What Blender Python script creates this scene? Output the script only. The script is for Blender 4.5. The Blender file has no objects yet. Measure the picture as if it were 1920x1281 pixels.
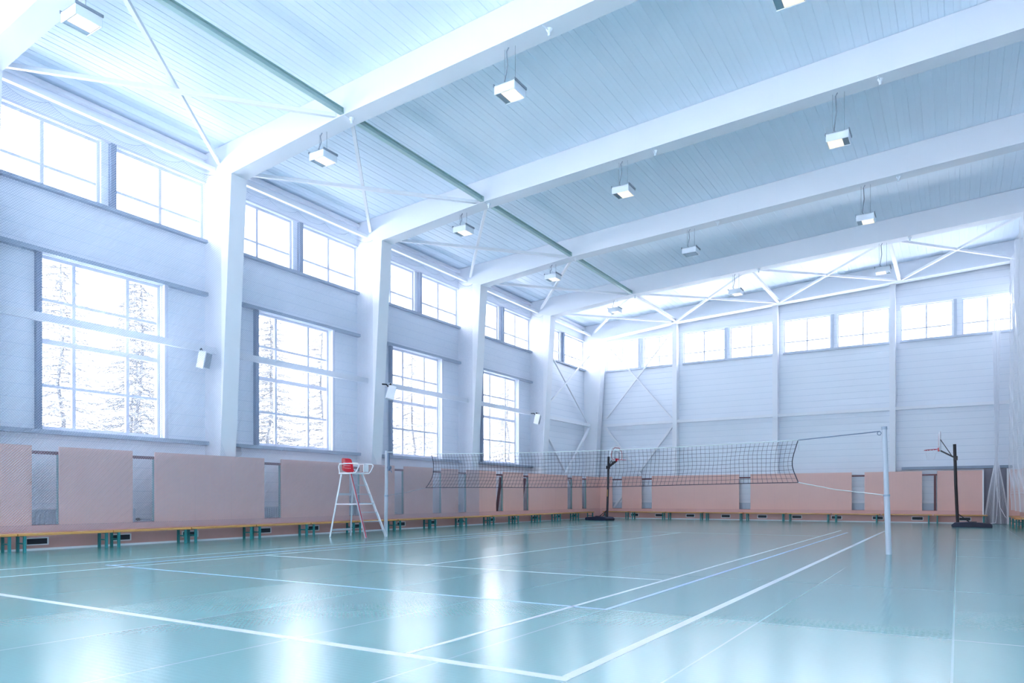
import bpy, math, random
from mathutils import Vector, Matrix
random.seed(7)
C = bpy.context.scene.collection
PI = math.pi

# ------------------------------------------------------------------ helpers
class MB:
    def __init__(self):
        self.v = []; self.f = []
    def quad_hull(self, pts8):
        b = len(self.v); self.v += [tuple(p) for p in pts8]
        for f in ((0,3,2,1),(4,5,6,7),(0,1,5,4),(1,2,6,5),(2,3,7,6),(3,0,4,7)):
            self.f.append(tuple(b+i for i in f))
        return self
    def box(self, x0, x1, y0, y1, z0, z1):
        return self.quad_hull([(x0,y0,z0),(x1,y0,z0),(x1,y1,z0),(x0,y1,z0),(x0,y0,z1),(x1,y0,z1),(x1,y1,z1),(x0,y1,z1)])
    def prism(self, poly, axis, a, b):
        """poly: 2-D points; extruded along axis between a and b."""
        n = len(poly); o = len(self.v)
        def P(p, t):
            if axis == 'y': return (p[0], t, p[1])
            if axis == 'x': return (t, p[0], p[1])
            return (p[0], p[1], t)
        self.v += [P(p, a) for p in poly] + [P(p, b) for p in poly]
        self.f.append(tuple(o+i for i in range(n))[::-1]); self.f.append(tuple(o+n+i for i in range(n)))
        for i in range(n):
            j = (i+1) % n
            self.f.append((o+i, o+j, o+n+j, o+n+i))
        return self
    def tube(self, pts, r, n=8, cap=True, square=False, r1=None):
        pts = [Vector(p) for p in pts]; o = len(self.v); m = len(pts)
        prev = None
        for i, p in enumerate(pts):
            d = (pts[min(i+1,m-1)] - pts[max(i-1,0)])
            d = d.normalized() if d.length > 1e-9 else Vector((0,0,1))
            if prev is None:
                u = d.cross(Vector((0,0,1)))
                if u.length < 1e-3: u = d.cross(Vector((0,1,0)))
            else:
                u = prev - d*prev.dot(d)
                if u.length < 1e-6: u = d.cross(Vector((0,0,1)))
            u.normalize(); w = d.cross(u); prev = u
            rr = r if r1 is None else r + (r1-r)*i/max(1,m-1)
            for k in range(n):
                a = 2*PI*k/n + (PI/4 if square else 0)
                q = p + (u*math.cos(a) + w*math.sin(a))*rr*(math.sqrt(2) if square else 1)
                self.v.append(tuple(q))
        for i in range(m-1):
            for k in range(n):
                l = (k+1) % n
                self.f.append((o+i*n+k, o+i*n+l, o+(i+1)*n+l, o+(i+1)*n+k))
        if cap and n > 2:
            self.f.append(tuple(o+k for k in range(n))[::-1]); self.f.append(tuple(o+(m-1)*n+k for k in range(n)))
        return self
    def bar(self, a, b, r): return self.tube([a, b], r, 4, True, True)
    def cyl(self, a, b, r, n=16, r1=None): return self.tube([a, b], r, n, True, False, r1)
    def torus(self, c, R, r, axis='z', n=28, k=8, tilt=None):
        pts = []
        for i in range(n+1):
            a = 2*PI*i/n
            p = Vector((R*math.cos(a), R*math.sin(a), 0))
            if axis == 'y': p = Vector((p.x, 0, p.y))
            if axis == 'x': p = Vector((0, p.x, p.y))
            if tilt is not None: p = tilt @ p
            pts.append(Vector(c)+p)
        return self.tube(pts, r, k, False)
    def build(self, name, m, parent=None, smooth=False, loc=None):
        me = bpy.data.meshes.new(name); 
        if loc is not None:
            L = Vector(loc); self.v = [tuple(Vector(p)-L) for p in self.v]
        me.from_pydata(self.v, [], self.f); me.update()
        me.materials.append(m)
        if smooth:
            for p in me.polygons: p.use_smooth = True
            me.set_sharp_from_angle(angle=math.radians(40))
        o = bpy.data.objects.new(name, me); C.objects.link(o)
        if loc is not None: o.location = loc
        if parent is not None:
            o.parent = parent
        return o

def tag(o, label=None, cat=None, group=None, kind=None):
    if label: o['label'] = label
    if cat: o['category'] = cat
    if group: o['group'] = group
    if kind: o['kind'] = kind
    return o
def thing(name, label, cat, loc=(0,0,0), rz=0, group=None, kind=None):
    o = bpy.data.objects.new(name, None); C.objects.link(o)
    o.location = loc; o.rotation_euler = (0,0,rz); o.empty_display_size = .1
    return tag(o, label, cat, group, kind)
def dup(root, loc, rz=None, label=None):
    r = root.copy(); C.objects.link(r); r.location = loc
    if rz is not None: r.rotation_euler = (0,0,rz)
    if label: r['label'] = label
    for ch in list(root.children):
        c = ch.copy(); C.objects.link(c); c.parent = r
        for g in list(ch.children):
            d = g.copy(); C.objects.link(d); d.parent = c
    return r
def bevel(o, w=.006, seg=2):
    m = o.modifiers.new('bevel', 'BEVEL'); m.width = w; m.segments = seg; m.limit_method = 'ANGLE'
    return o
ORD = ['first','second','third','fourth','fifth','sixth','seventh','eighth','ninth','tenth','eleventh','twelfth','thirteenth','fourteenth','fifteenth','sixteenth','seventeenth']

# ------------------------------------------------------------------ materials
def s2l(c):
    return tuple(((x/255)/12.92 if x/255 <= .04045 else ((x/255+.055)/1.055)**2.4) for x in c)
def base_mat(name, col, rough=.5, metal=0., spec=.5, var=.04, scale=6., bump=0.):
    m = bpy.data.materials.new(name); m.use_nodes = True
    nt = m.node_tree; b = nt.nodes['Principled BSDF']
    b.inputs['Roughness'].default_value = rough; b.inputs['Metallic'].default_value = metal
    b.inputs['Specular IOR Level'].default_value = spec
    tc = nt.nodes.new('ShaderNodeTexCoord'); nz = nt.nodes.new('ShaderNodeTexNoise')
    nz.inputs['Scale'].default_value = scale; nz.inputs['Detail'].default_value = 4
    nt.links.new(tc.outputs['Object'], nz.inputs['Vector'])
    mx = nt.nodes.new('ShaderNodeMix'); mx.data_type = 'RGBA'
    lo = tuple(c*(1-var) for c in col)+(1,); hi = tuple(min(1,c*(1+var)) for c in col)+(1,)
    mx.inputs['A'].default_value = lo; mx.inputs['B'].default_value = hi
    nt.links.new(nz.outputs['Fac'], mx.inputs['Factor'])
    nt.links.new(mx.outputs['Result'], b.inputs['Base Color'])
    if bump:
        bp = nt.nodes.new('ShaderNodeBump'); bp.inputs['Strength'].default_value = bump; bp.inputs['Distance'].default_value = .01
        nt.links.new(nz.outputs['Fac'], bp.inputs['Height']); nt.links.new(bp.outputs['Normal'], b.inputs['Normal'])
    m['mix'] = mx.name
    return m
class N:
    """small node graph writer"""
    def __init__(s, m): s.t = m.node_tree
    def math(s, op, a, b=None, c=None):
        n = s.t.nodes.new('ShaderNodeMath'); n.operation = op
        for i, v in enumerate((a, b, c)):
            if v is None: continue
            if isinstance(v, (int, float)): n.inputs[i].default_value = v
            else: s.t.links.new(v, n.inputs[i])
        return n.outputs[0]
    def coords(s):
        tc = s.t.nodes.new('ShaderNodeTexCoord'); sp = s.t.nodes.new('ShaderNodeSeparateXYZ')
        s.t.links.new(tc.outputs['Object'], sp.inputs[0]); return sp.outputs
    def lines(s, co, off, step, w):
        """1 inside a thin line repeated every step"""
        a = s.math('DIVIDE', s.math('SUBTRACT', co, off), step)
        f = s.math('ABSOLUTE', s.math('SUBTRACT', s.math('FRACT', s.math('ADD', a, .5)), .5))
        return s.math('LESS_THAN', f, w/step)
    def line_at(s, co, v, w):
        return s.math('LESS_THAN', s.math('ABSOLUTE', s.math('SUBTRACT', co, v)), w)
def tint(m, fac, col, amount=1.):
    nt = m.node_tree; b = nt.nodes['Principled BSDF']; src = b.inputs['Base Color'].links[0].from_socket
    mx = nt.nodes.new('ShaderNodeMix'); mx.data_type = 'RGBA'
    mx.inputs['B'].default_value = tuple(col)+(1,)
    nt.links.new(src, mx.inputs['A'])
    if amount != 1.: fac = N(m).math('MULTIPLY', fac, amount)
    nt.links.new(fac, mx.inputs['Factor']); nt.links.new(mx.outputs['Result'], b.inputs['Base Color'])
def add_bump(m, h, strength, dist):
    nt = m.node_tree; b = nt.nodes['Principled BSDF']
    bp = nt.nodes.new('ShaderNodeBump'); bp.inputs['Strength'].default_value = strength; bp.inputs['Distance'].default_value = dist
    nt.links.new(h, bp.inputs['Height'])
    if b.inputs['Normal'].links: nt.links.new(b.inputs['Normal'].links[0].from_socket, bp.inputs['Normal'])
    nt.links.new(bp.outputs['Normal'], b.inputs['Normal'])

WHITE = (.79,.805,.85)
M = {}
M['wall'] = base_mat('cladding_panel_white', (.77,.81,.875), .45, var=.02, scale=.6)
n = N(M['wall']); co = n.coords()
j = n.lines(co[2], .12, .30, .006); tint(M['wall'], j, (.52,.60,.70), .8); add_bump(M['wall'], n.math('MULTIPLY', j, -1), .6, .006)
j2 = n.lines(co[2], .22, .30, .003); tint(M['wall'], j2, (.6,.68,.78), .4)
M['steel_white'] = base_mat('white_painted_steel', WHITE, .5, var=.015, scale=1.)
M['rafter'] = base_mat('white_boarded_rafter', (.71,.74,.80), .55, var=.015, scale=.8)
n = N(M['rafter']); co = n.coords(); tint(M['rafter'], n.lines(co[0], .4, 1.25, .006), (.68,.73,.79), .6)
M['ceil'] = base_mat('ribbed_roof_deck', (.78,.865,.96), .4, var=.02, scale=.7)
M['floor'] = base_mat('teal_sports_vinyl', (.095,.285,.285), .17, spec=.9, var=.06, scale=.5)
M['line_white'] = base_mat('white_line_paint', (.53,.59,.64), .3, var=.03)
M['line_blue'] = base_mat('blue_line_paint', (.33,.48,.76), .3, var=.03)
M['panel'] = base_mat('pink_veneer_panel', (.78,.475,.405), .42, var=.05, scale=1.5)
M['panel_side'] = base_mat('pink_veneer_lower', (.66,.38,.35), .45, var=.06, scale=2.)
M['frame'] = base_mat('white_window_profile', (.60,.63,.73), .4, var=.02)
M['trimgrey'] = base_mat('grey_galvanised_trim', (.28,.35,.45), .45, var=.05)
M['paletrim'] = base_mat('pale_grey_trim', (.50,.56,.66), .45, var=.04)
M['postdark'] = base_mat('dark_steel_and_post_shade', (.16,.22,.32), .5, var=.05)  # dark steel parts; also the shade put into the near window uprights
M['wood'] = base_mat('varnished_pine', (.62,.33,.10), .25, var=.15, scale=9.)
M['teal'] = base_mat('teal_painted_steel', (.02,.21,.22), .4, var=.05)
M['brown'] = base_mat('brown_red_painted_rail', (.15,.055,.07), .5, var=.08)
M['alu'] = base_mat('brushed_aluminium', (.52,.57,.62), .35, metal=.3, var=.03)
M['greypaint'] = base_mat('light_grey_post_paint', (.45,.50,.57), .4, var=.03)
M['red'] = base_mat('glossy_red_plastic', (.70,.015,.035), .25, var=.04)
M['redstripe'] = base_mat('red_rubber_strip', (.50,.03,.06), .5)
M['white_plastic'] = base_mat('white_plastic', (.82,.84,.87), .35)
M['black'] = base_mat('black_painted_steel', (.006,.007,.014), .4, var=.1)
M['navy'] = base_mat('dark_navy_plastic', (.010,.016,.045), .5, var=.1)
M['rubber'] = base_mat('dark_rubber', (.02,.02,.03), .6)
M['netblack'] = base_mat('dark_net_twine', (.02,.025,.05), .8)
M['curtain'] = base_mat('white_curtain_twine', (.82,.84,.89), .8)
M['netwhite'] = base_mat('white_net_twine', (.46,.51,.61), .8)
M['cord'] = base_mat('pale_rope', (.55,.62,.62), .8)
M['cable'] = base_mat('grey_cable', (.25,.30,.36), .6)
M['vent_dark'] = base_mat('dark_vent_slats', (.03,.04,.06), .6)
M['radiator'] = base_mat('grey_radiator_enamel', (.55,.63,.72), .4)
M['door'] = base_mat('grey_door_leaf', (.22,.22,.28), .5)
M['bark'] = base_mat('snowy_bark', (.12,.122,.13), .9, var=.4, scale=3.)
M['snow'] = base_mat('snow', (.86,.89,.93), .9, var=.03, scale=.3)
M['grille'] = base_mat('speaker_grille', (.33,.38,.44), .6)
M['lampbody'] = base_mat('white_lamp_housing', (.72,.78,.85), .4)
M['reflector'] = base_mat('lamp_reflector', (.30,.42,.50), .25, metal=.5)
M['strut'] = base_mat('grey_green_primer', (.36,.52,.52), .5, var=.03)
M['greenjamb'] = base_mat('grey_green_jamb', (.20,.34,.36), .5)

# pink panels: fine vertical grain
for k in ('panel',):
    m = M[k]; nt = m.node_tree; tc = nt.nodes.new('ShaderNodeTexCoord'); mp = nt.nodes.new('ShaderNodeMapping')
    mp.inputs['Scale'].default_value = (14,14,.25); nz = nt.nodes.new('ShaderNodeTexNoise'); nz.inputs['Scale'].default_value = 3.; nz.inputs['Detail'].default_value = 6
    nt.links.new(tc.outputs['Object'], mp.inputs[0]); nt.links.new(mp.outputs[0], nz.inputs['Vector'])
    tint(m, nz.outputs['Fac'], (.64,.41,.39), .55)
# floor: rolls of vinyl with pale welded seams and a woven emboss
m = M['floor']; n = N(m); co = n.coords()
s1 = n.lines(co[0], 16.38, 1.515, .008)
s2 = n.math('MAXIMUM', n.line_at(co[1], 6.73, .010), n.math('MAXIMUM', n.line_at(co[1], 10.2, .012), n.math('MAXIMUM', n.line_at(co[1], 16.3, .02), n.line_at(co[1], 22.8, .02))))
s2 = n.math('MULTIPLY', s2, n.math('GREATER_THAN', co[0], 10.4))
seam = n.math('MAXIMUM', s1, s2)
tint(m, seam, (.30,.50,.53), .6)
nt = m.node_tree
b = nt.nodes['Principled BSDF']
tcv = nt.nodes.new('ShaderNodeTexCoord')
em = n.math('ADD', n.math('SINE', n.math('MULTIPLY', co[0], 2*PI/.055)), n.math('SINE', n.math('MULTIPLY', co[1], 2*PI/.055)))
nz2 = nt.nodes.new('ShaderNodeTexNoise'); nz2.inputs['Scale'].default_value = 40; nz2.inputs['Detail'].default_value = 2
nt.links.new(tcv.outputs['Object'], nz2.inputs['Vector'])
add_bump(m, n.math('ADD', em, n.math('MULTIPLY', nz2.outputs['Fac'], 1.5)), .024, .004)
add_bump(m, n.math('MULTIPLY', seam, -1), .3, .002)
sheet = n.math('MULTIPLY', n.math('LESS_THAN', co[1], 6.73), n.math('GREATER_THAN', co[0], 10.4))
lane = n.math('FRACT', n.math('MULTIPLY', n.math('SINE', n.math('MULTIPLY', n.math('FLOOR', n.math('DIVIDE', n.math('SUBTRACT', co[0], 16.38), 1.515)), 12.99)), 43.75))
nt.links.new(n.math('ADD', n.math('MULTIPLY_ADD', sheet, .05, .17), n.math('MULTIPLY', lane, .05)), b.inputs['Roughness'])
nt.links.new(n.math('MULTIPLY_ADD', sheet, .9, .85), b.inputs['Specular IOR Level'])

def glass_mat():
    m = bpy.data.materials.new('window_glass'); m.use_nodes = True; nt = m.node_tree; nt.nodes.clear()
    o = nt.nodes.new('ShaderNodeOutputMaterial'); t = nt.nodes.new('ShaderNodeBsdfTransparent'); g = nt.nodes.new('ShaderNodeBsdfGlossy')
    g.inputs['Roughness'].default_value = .02; t.inputs['Color'].default_value = (.95,.97,1,1)
    mx = nt.nodes.new('ShaderNodeMixShader'); mx.inputs[0].default_value = .06
    nt.links.new(t.outputs[0], mx.inputs[1]); nt.links.new(g.outputs[0], mx.inputs[2]); nt.links.new(mx.outputs[0], o.inputs['Surface'])
    return m
M['glass'] = glass_mat()
def emit_mat(name, col, s):
    m = bpy.data.materials.new(name); m.use_nodes = True; nt = m.node_tree; b = nt.nodes['Principled BSDF']
    tc = nt.nodes.new('ShaderNodeTexCoord'); nz = nt.nodes.new('ShaderNodeTexNoise'); nz.inputs['Scale'].default_value = 5
    nt.links.new(tc.outputs['Object'], nz.inputs['Vector'])
    b.inputs['Base Color'].default_value = (.3,.25,.2,1)
    b.inputs['Emission Color'].default_value = tuple(col)+(1,)
    nt.links.new(N(m).math('MULTIPLY_ADD', nz.outputs['Fac'], s*.4, s*.8), b.inputs['Emission Strength'])
    return m
M['glow'] = emit_mat('warm_lamp_glow', (1.,.80,.58), .40)

# ------------------------------------------------------------------ measured layout
YK = [12.5145+6*k for k in range(-3, 5)]          # frame lines, nearest first
COLW = .50
W, L, YB = 21.0, 37.27, -5.0                      # hall width, far wall, back wall
def zA(x):                                        # underside of rafters
    return 9.98 + (x-1.15)*(.39/4.05) if x < 5.2 else 10.37 + (x-5.2)*.0475
def zC(x): return 10.80 + .056*x                  # roof deck
PADX, PADY = .87, 36.76
CLE = (8.36, 9.95); BIG = (2.74, 6.78)
big_bays = [0, 1, 2, 3, 4, 5]                     # bay i lies between YK[i] and YK[i+1]
def clere(i): return [(YK[i]+.52, YK[i]+3.13), (YK[i]+3.46, YK[i]+5.98)]
def big(i): return (YK[i]+1.74, YK[i]+4.70)
CLX = [(1.03,2.96),(3.27,5.0),(5.5,7.7),(7.97,10.1),(10.6,12.76),(13.04,15.25),(15.70,17.75),(18.09,19.96)]
CLEE = (8.30, 9.90)
BKX = [(1.4,4.6),(6.2,9.4),(11.4,14.6),(16.2,19.4)]  # large back wall windows, out of view, added for fill light

# ------------------------------------------------------------------ setting
def struct(o, label, cat): return tag(o, label, cat, kind='structure')
fl = struct(MB().box(-.3, W+.3, YB-.3, L+.3, -.2, 0).build('floor', M['floor']), 'glossy teal vinyl sports hall floor with painted court lines', 'floor')
def fline(x0, x1, y0, y1, m='line_white', nm='court_line', lab=None):
    o = MB().box(x0, x1, y0, y1, -.001, .0015).build(nm, M[m], fl)
    if lab: o['label'] = lab
def yl(x, y0, y1, w=.05, m='line_white'): fline(x-w/2, x+w/2, y0, y1, m)
def xl(y, x0, x1, w=.05, m='line_white'): fline(x0, x1, y-w/2, y+w/2, m)
yl(4.98, 4.04, 28.3, .05); yl(6.2, 4.04, 27.0, .05); xl(9.5, 6.2, 14.45, .05); yl(10.25, 9.53, 22.7, .05)
xl(4.0, 2.5, 15.86, .09); yl(14.5, 4.05, 27.0, .05); yl(15.82, 4.05, 28.3, .08); xl(22.75, 6.2, 14.45, .03)
xl(6.71, 5.6, 14.9, .05, 'line_blue'); yl(14.88, 6.74, 25.5, .05, 'line_blue'); yl(5.72, 6.74, 25.5, .05, 'line_blue')

mb = MB()                                          # left wall with its openings
zt = 10.9
mb.box(-.3, 0, YB-.3, L+.3, -.2, BIG[0])
ys = [YB-.3] + [v for i in big_bays for v in big(i)] + [L+.3]
for a, b in zip(ys[0::2], ys[1::2]): mb.box(-.3, 0, a, b, BIG[0], BIG[1])
mb.box(-.3, 0, YB-.3, L+.3, BIG[1], CLE[0])
ys = [YB-.3] + [v for i in range(7) for p in clere(i) for v in p] + [L+.3]
for a, b in zip(ys[0::2], ys[1::2]): mb.box(-.3, 0, a, b, CLE[0], CLE[1])
mb.box(-.3, 0, YB-.3, L+.3, CLE[1], zt)
struct(mb.build('wall_left', M['wall']), 'long white panelled wall with large windows above pink boarding', 'wall')
def cross_wall(name, y0, y1, label):
    mb = MB()
    if name == 'wall_back':
        mb.box(0, W, y0, y1, -.2, BIG[0]); mb.box(0, W, y0, y1, BIG[1], CLEE[0])
        xs = [0] + [v for p in BKX for v in p] + [W]
        for a, b in zip(xs[0::2], xs[1::2]): mb.box(a, b, y0, y1, BIG[0], BIG[1])
    else: mb.box(0, W, y0, y1, -.2, CLEE[0])
    xs = [0] + [v for p in CLX for v in p] + [W]
    for a, b in zip(xs[0::2], xs[1::2]): mb.box(a, b, y0, y1, CLEE[0], CLEE[1])
    mb.prism([(0,CLEE[1]),(W,CLEE[1]),(W,zC(W)+.1),(0,zC(0)+.1)], 'y', y0, y1)
    struct(mb.build(name, M['wall']), label, 'wall')
cross_wall('wall_far', L, L+.3, 'white panelled far wall with a high strip of windows')
cross_wall('wall_back', YB-.3, YB, 'white panelled wall behind the viewer with high windows')
struct(MB().box(W, W+.3, YB-.3, L+.3, -.2, zC(W)+.1).build('wall_right', M['wall']), 'white panelled wall at the right edge behind a hanging net', 'wall')

mb = MB(); prof = []; x = -.3                      # ribbed roof deck
while x < W+.3:
    for dx, dz in ((0,0),(.145,0),(.151,.003),(.157,.003),(.163,0),(.278,0),(.286,.009),(.294,.009)):
        prof.append((x+dx, zC(x+dx)+dz))
    x += .30
prof.append((x, zC(x)))
mb.prism(prof + [(x, zC(x)+.2), (-.3, zC(-.3)+.2)], 'y', YB-.3, L+.3)
struct(mb.build('ceiling', M['ceil']), 'pale blue ribbed metal roof deck sloping up to the right', 'ceiling')

# ------------------------------------------------------------------ windows
wn = [0]
def window(kind, a0, a1, z0, z1, at, axis, label, muntins, rows, fw=.055, inward=1):
    """frame + muntins + glass in the opening a0..a1 along axis 'y' (left wall) or 'x' (cross walls)"""
    wn[0] += 1
    am = (a0+a1)/2
    root = thing('window_%d' % wn[0], label, 'window', ((at, am, z0) if axis == 'y' else (am, at, z0)), kind='structure')
    def bx(mb, p0, p1, q0, q1, d0, d1):
        p0 -= am; p1 -= am; q0 -= z0; q1 -= z0
        if axis == 'y': mb.box(min(d0,d1), max(d0,d1), p0, p1, q0, q1)
        else: mb.box(p0, p1, min(d0,d1), max(d0,d1), q0, q1)
    s = inward
    f = MB(); d0, d1 = -.16*s, -.07*s
    bx(f, a0, a0+fw, z0, z1, d0, d1); bx(f, a1-fw, a1, z0, z1, d0, d1)
    bx(f, a0+fw, a1-fw, z0, z0+fw, d0, d1); bx(f, a0+fw, a1-fw, z1-fw, z1, d0, d1)
    f.build('window_frame', M['frame'], root)
    for t, w in muntins:
        g = MB(); bx(g, t-w/2, t+w/2, z0+fw, z1-fw, -.145*s, -.085*s); g.build('mullion', M['frame'], root)
    for t, w in rows:
        g = MB(); bx(g, a0+fw, a1-fw, t-w/2, t+w/2, -.140*s, -.090*s); g.build('transom', M['frame'], root)
    g = MB(); bx(g, a0+fw, a1-fw, z0+fw, z1-fw, -.118*s, -.112*s); g.build('pane', M['glass'], root)
    return root
VIEW = {1:'nearest', 2:'second', 3:'third', 4:'fourth', 5:'farthest'}
for i in big_bays:
    a0, a1 = big(i)
    nm = {2:'partly behind the hanging net at the left edge', 3:'above the red umpire chair', 4:'between the second and third columns', 5:'nearest the far corner'}.get(i, 'outside the left edge of the photo %s' % ('behind the viewer' if i == 0 else 'beside the viewer'))
    window('big', a0, a1, BIG[0], BIG[1], 0, 'y', 'large twelve-pane white window on the left wall, ' + nm,
           [(a0+.79,.085),(a0+2.10,.085)], [(3.76,.07),(4.79,.12),(5.76,.07)], fw=.075)
for i in range(7):
    for q, (a0, a1) in enumerate(clere(i)):
        t = ORD[6-i]
        window('clere', a0, a1, CLE[0], CLE[1], 0, 'y', 'high four-pane window of the left wall, %s half, %s bay from the far corner' % ('near' if q == 0 else 'far', t),
               [((a0+a1)/2,.085)], [(8.87,.065)], fw=.075)
for q, (a0, a1) in enumerate(CLX):
    window('clere', a0, a1, CLEE[0], CLEE[1], L, 'x', 'high white window strip of the far wall, %s pane group from its left corner' % ORD[q], [((a0+a1)/2,.07)], [(8.82,.06)], inward=-1)
for q, (a0, a1) in enumerate(CLX):
    window('clere', a0, a1, CLEE[0], CLEE[1], YB, 'x', 'high white window of the wall behind the viewer, %s from the windowed side' % ORD[q], [((a0+a1)/2,.07)], [(8.82,.06)], inward=1)

for q, (a0, a1) in enumerate(BKX):
    window('big', a0, a1, BIG[0], BIG[1], YB, 'x', 'large window added for fill light behind the viewer, %s from the windowed side' % ORD[q], [(a0+1.,.08),(a0+2.2,.08)], [(3.76,.06),(4.79,.10),(5.76,.06)], inward=1)  # invented glazing that lets in extra fill light
# sills, headers and posts round the left windows: fixed trim
tn = [0]
def trim(mb, m, label):
    tn[0] += 1
    return struct(mb.build('trim_%d' % tn[0], m), label, 'trim')
BAYN = {1:'left out of frame', 2:'nearest bay', 3:'second bay', 4:'third bay', 5:'fourth bay', 6:'corner bay'}
for i in range(1, 7):
    y0, y1 = YK[i]+COLW, YK[i+1]; B = BAYN[i]
    if i in big_bays:
        a0, a1 = big(i)
        trim(MB().box(.0, .16, y0, y1, BIG[1]+.0, BIG[1]+.10), M['trimgrey'], 'grey steel rail along the top of the large window, ' + B)
        trim(MB().box(.0, .18, y0, y1, BIG[0]-.12, BIG[0]-.02), M['trimgrey'], 'grey steel sill rail under the large window, ' + B)
        trim(MB().box(.0, .12, a0-.12, a0-.005, BIG[0]-.02, BIG[1]), M['postdark'], 'grey upright coloured dark for shade, near side of the large window, ' + B)  # unlit side of a grey post, shade put into its colour
        trim(MB().box(.0, .12, a1+.02, a1+.12, BIG[0]-.02, BIG[1]), M['frame'], 'grey upright coloured pale for window light, far side of the large window, ' + B)  # same kind of post, light from the window put into its colour
    trim(MB().box(.0, .13, y0, y1, CLE[0]-.09, CLE[0]-.005), M['trimgrey'], 'grey sill rail under the high windows, ' + B)
    c = clere(i)
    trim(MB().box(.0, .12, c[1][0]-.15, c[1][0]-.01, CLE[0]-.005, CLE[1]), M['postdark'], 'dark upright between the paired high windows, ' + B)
    trim(MB().box(.0, .05, y0, y1, CLE[1]+.005, CLE[1]+.06), M['frame'], 'white head strip over the high windows, ' + B)
    trim(MB().box(.0, .12, y0, y1, 10.62, 10.72), M['steel_white'], 'thin white eaves angle under the roof edge, ' + B)
for q in range(4):
    a, b = CLX[2*q]; c, d = CLX[2*q+1]
    trim(MB().box(a-.02, d+.02, L-.10, L, CLEE[0]-.09, CLEE[0]-.005), M['paletrim'], 'pale sill rail under the far wall windows, %s bay from left' % ORD[q])
    trim(MB().box(b+.02, b+.14, L-.10, L, CLEE[0], CLEE[1]), M['paletrim'], 'grey upright between paired far wall windows, %s bay from left' % ORD[q])
trim(MB().box(15.75, 19.95, L-.18, L, 2.40, 2.52), M['trimgrey'], 'dark grey rail on the far wall above the doorway')

# ------------------------------------------------------------------ frames: columns and rafters
def colpoly(side):
    p = [(0,0),(.52,0),(1.15,zA(1.15)),(0,zA(1.15)+.30)]
    if side == 'r':
        zt = zA(W-1.15); p = [(W,0),(W-.52,0),(W-1.15,zt),(W,zA(W))]
        p = p[::-1]
    return p
CN = ['behind the viewer','beside the viewer','cut by the left edge','nearest in view','second in view','third in view','fourth in view','in the far corner']
for i, y in enumerate(YK):
    if i >= 1:
        c = MB().prism(colpoly('l')[::-1], 'y', y, y+COLW)
        struct(c.build('column', M['steel_white']), 'white tapering steel column on the left wall, ' + CN[i], 'column')
        if i >= 2:
            g = MB().prism([(1.02,9.72),(1.30,9.72),(1.30,zA(1.3))  ,(1.10,zA(1.1))], 'y', y+COLW*.45, y+COLW*.52)
    if i >= 4:
        c = MB().prism(colpoly('r')[::-1], 'y', y, y+COLW)
        struct(c.build('column', M['steel_white']), 'white column on the right wall behind the net, frame line %s from the far wall' % ORD[7-i], 'column')
    if i >= 1:
        xs = [.0, .6, 1.15, 3.2, 5.2, 9., 13., 17., W-.0]
        lo = [(x_, zA(max(x_,1.15))) for x_ in xs if x_ >= 1.15]
        poly = lo + [(W, zC(W)-.01), (0.0, zC(0)-.01), (0.0, zA(1.15)+.3)]
        r = MB().prism(poly[::-1], 'y', y, y+COLW)
        # welded stiffener plates and bottom flange edge
        struct(r.build('rafter_beam', M['rafter']), 'white boxed roof beam rising to the right, ' + CN[i].replace('cut by the left edge','cut by the top left corner').replace('in the far corner','along the far wall'), 'beam')
for q, x in enumerate((5.03, 10.15, 15.28)):
    c = MB().prism([(x,36.86),(x+.24,36.86),(x+.24,36.9),(x+.24,L),(x,L)], 'z', 0, zA(x)+.05)
    struct(c.build('column', M['steel_white']), 'slim white column on the far wall, %s from the left corner' % ORD[q], 'column')

# wall rails (girts): square tubes between the columns
for i in range(1, 7):
    y0, y1 = YK[i]+COLW, YK[i+1]
    x0 = .42 if i < 6 else .30
    o = MB().box(x0, x0+.10, y0-.0, y1, 5.12, 5.30).build('wall_rail', M['steel_white'])
    tag(o, 'white square tube rail crossing %s between left wall columns' % ({1:'the bay beside the viewer',2:'the nearest large window',3:'the second large window',4:'the third large window',5:'the fourth large window',6:'the windowless corner bay'}[i]), 'rail', 'girt rails between columns')
XE = [1.02, 5.03, 5.27, 10.15, 10.39, 15.28, 15.52, 19.95]
for q in range(4):
    o = MB().box(XE[2*q], XE[2*q+1], 36.93, 37.03, 5.12, 5.27).build('wall_rail', M['steel_white'])
    tag(o, 'white tube rail across the far wall, %s bay from its left corner' % ORD[q], 'rail', 'girt rails between columns')
for i in range(1, 7):                              # eaves net rails
    y0, y1 = YK[i]+COLW, YK[i+1]
    mb = MB().box(.36, .48, y0, y1, 10.20, 10.30); mb.box(.30, .36, y0, y1, 10.27, 10.33)
    tag(mb.build('net_rail', M['steel_white']), 'white tube under the eaves above the net scallops, %s' % BAYN[i], 'rail', 'eaves rails carrying the nets')

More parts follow.
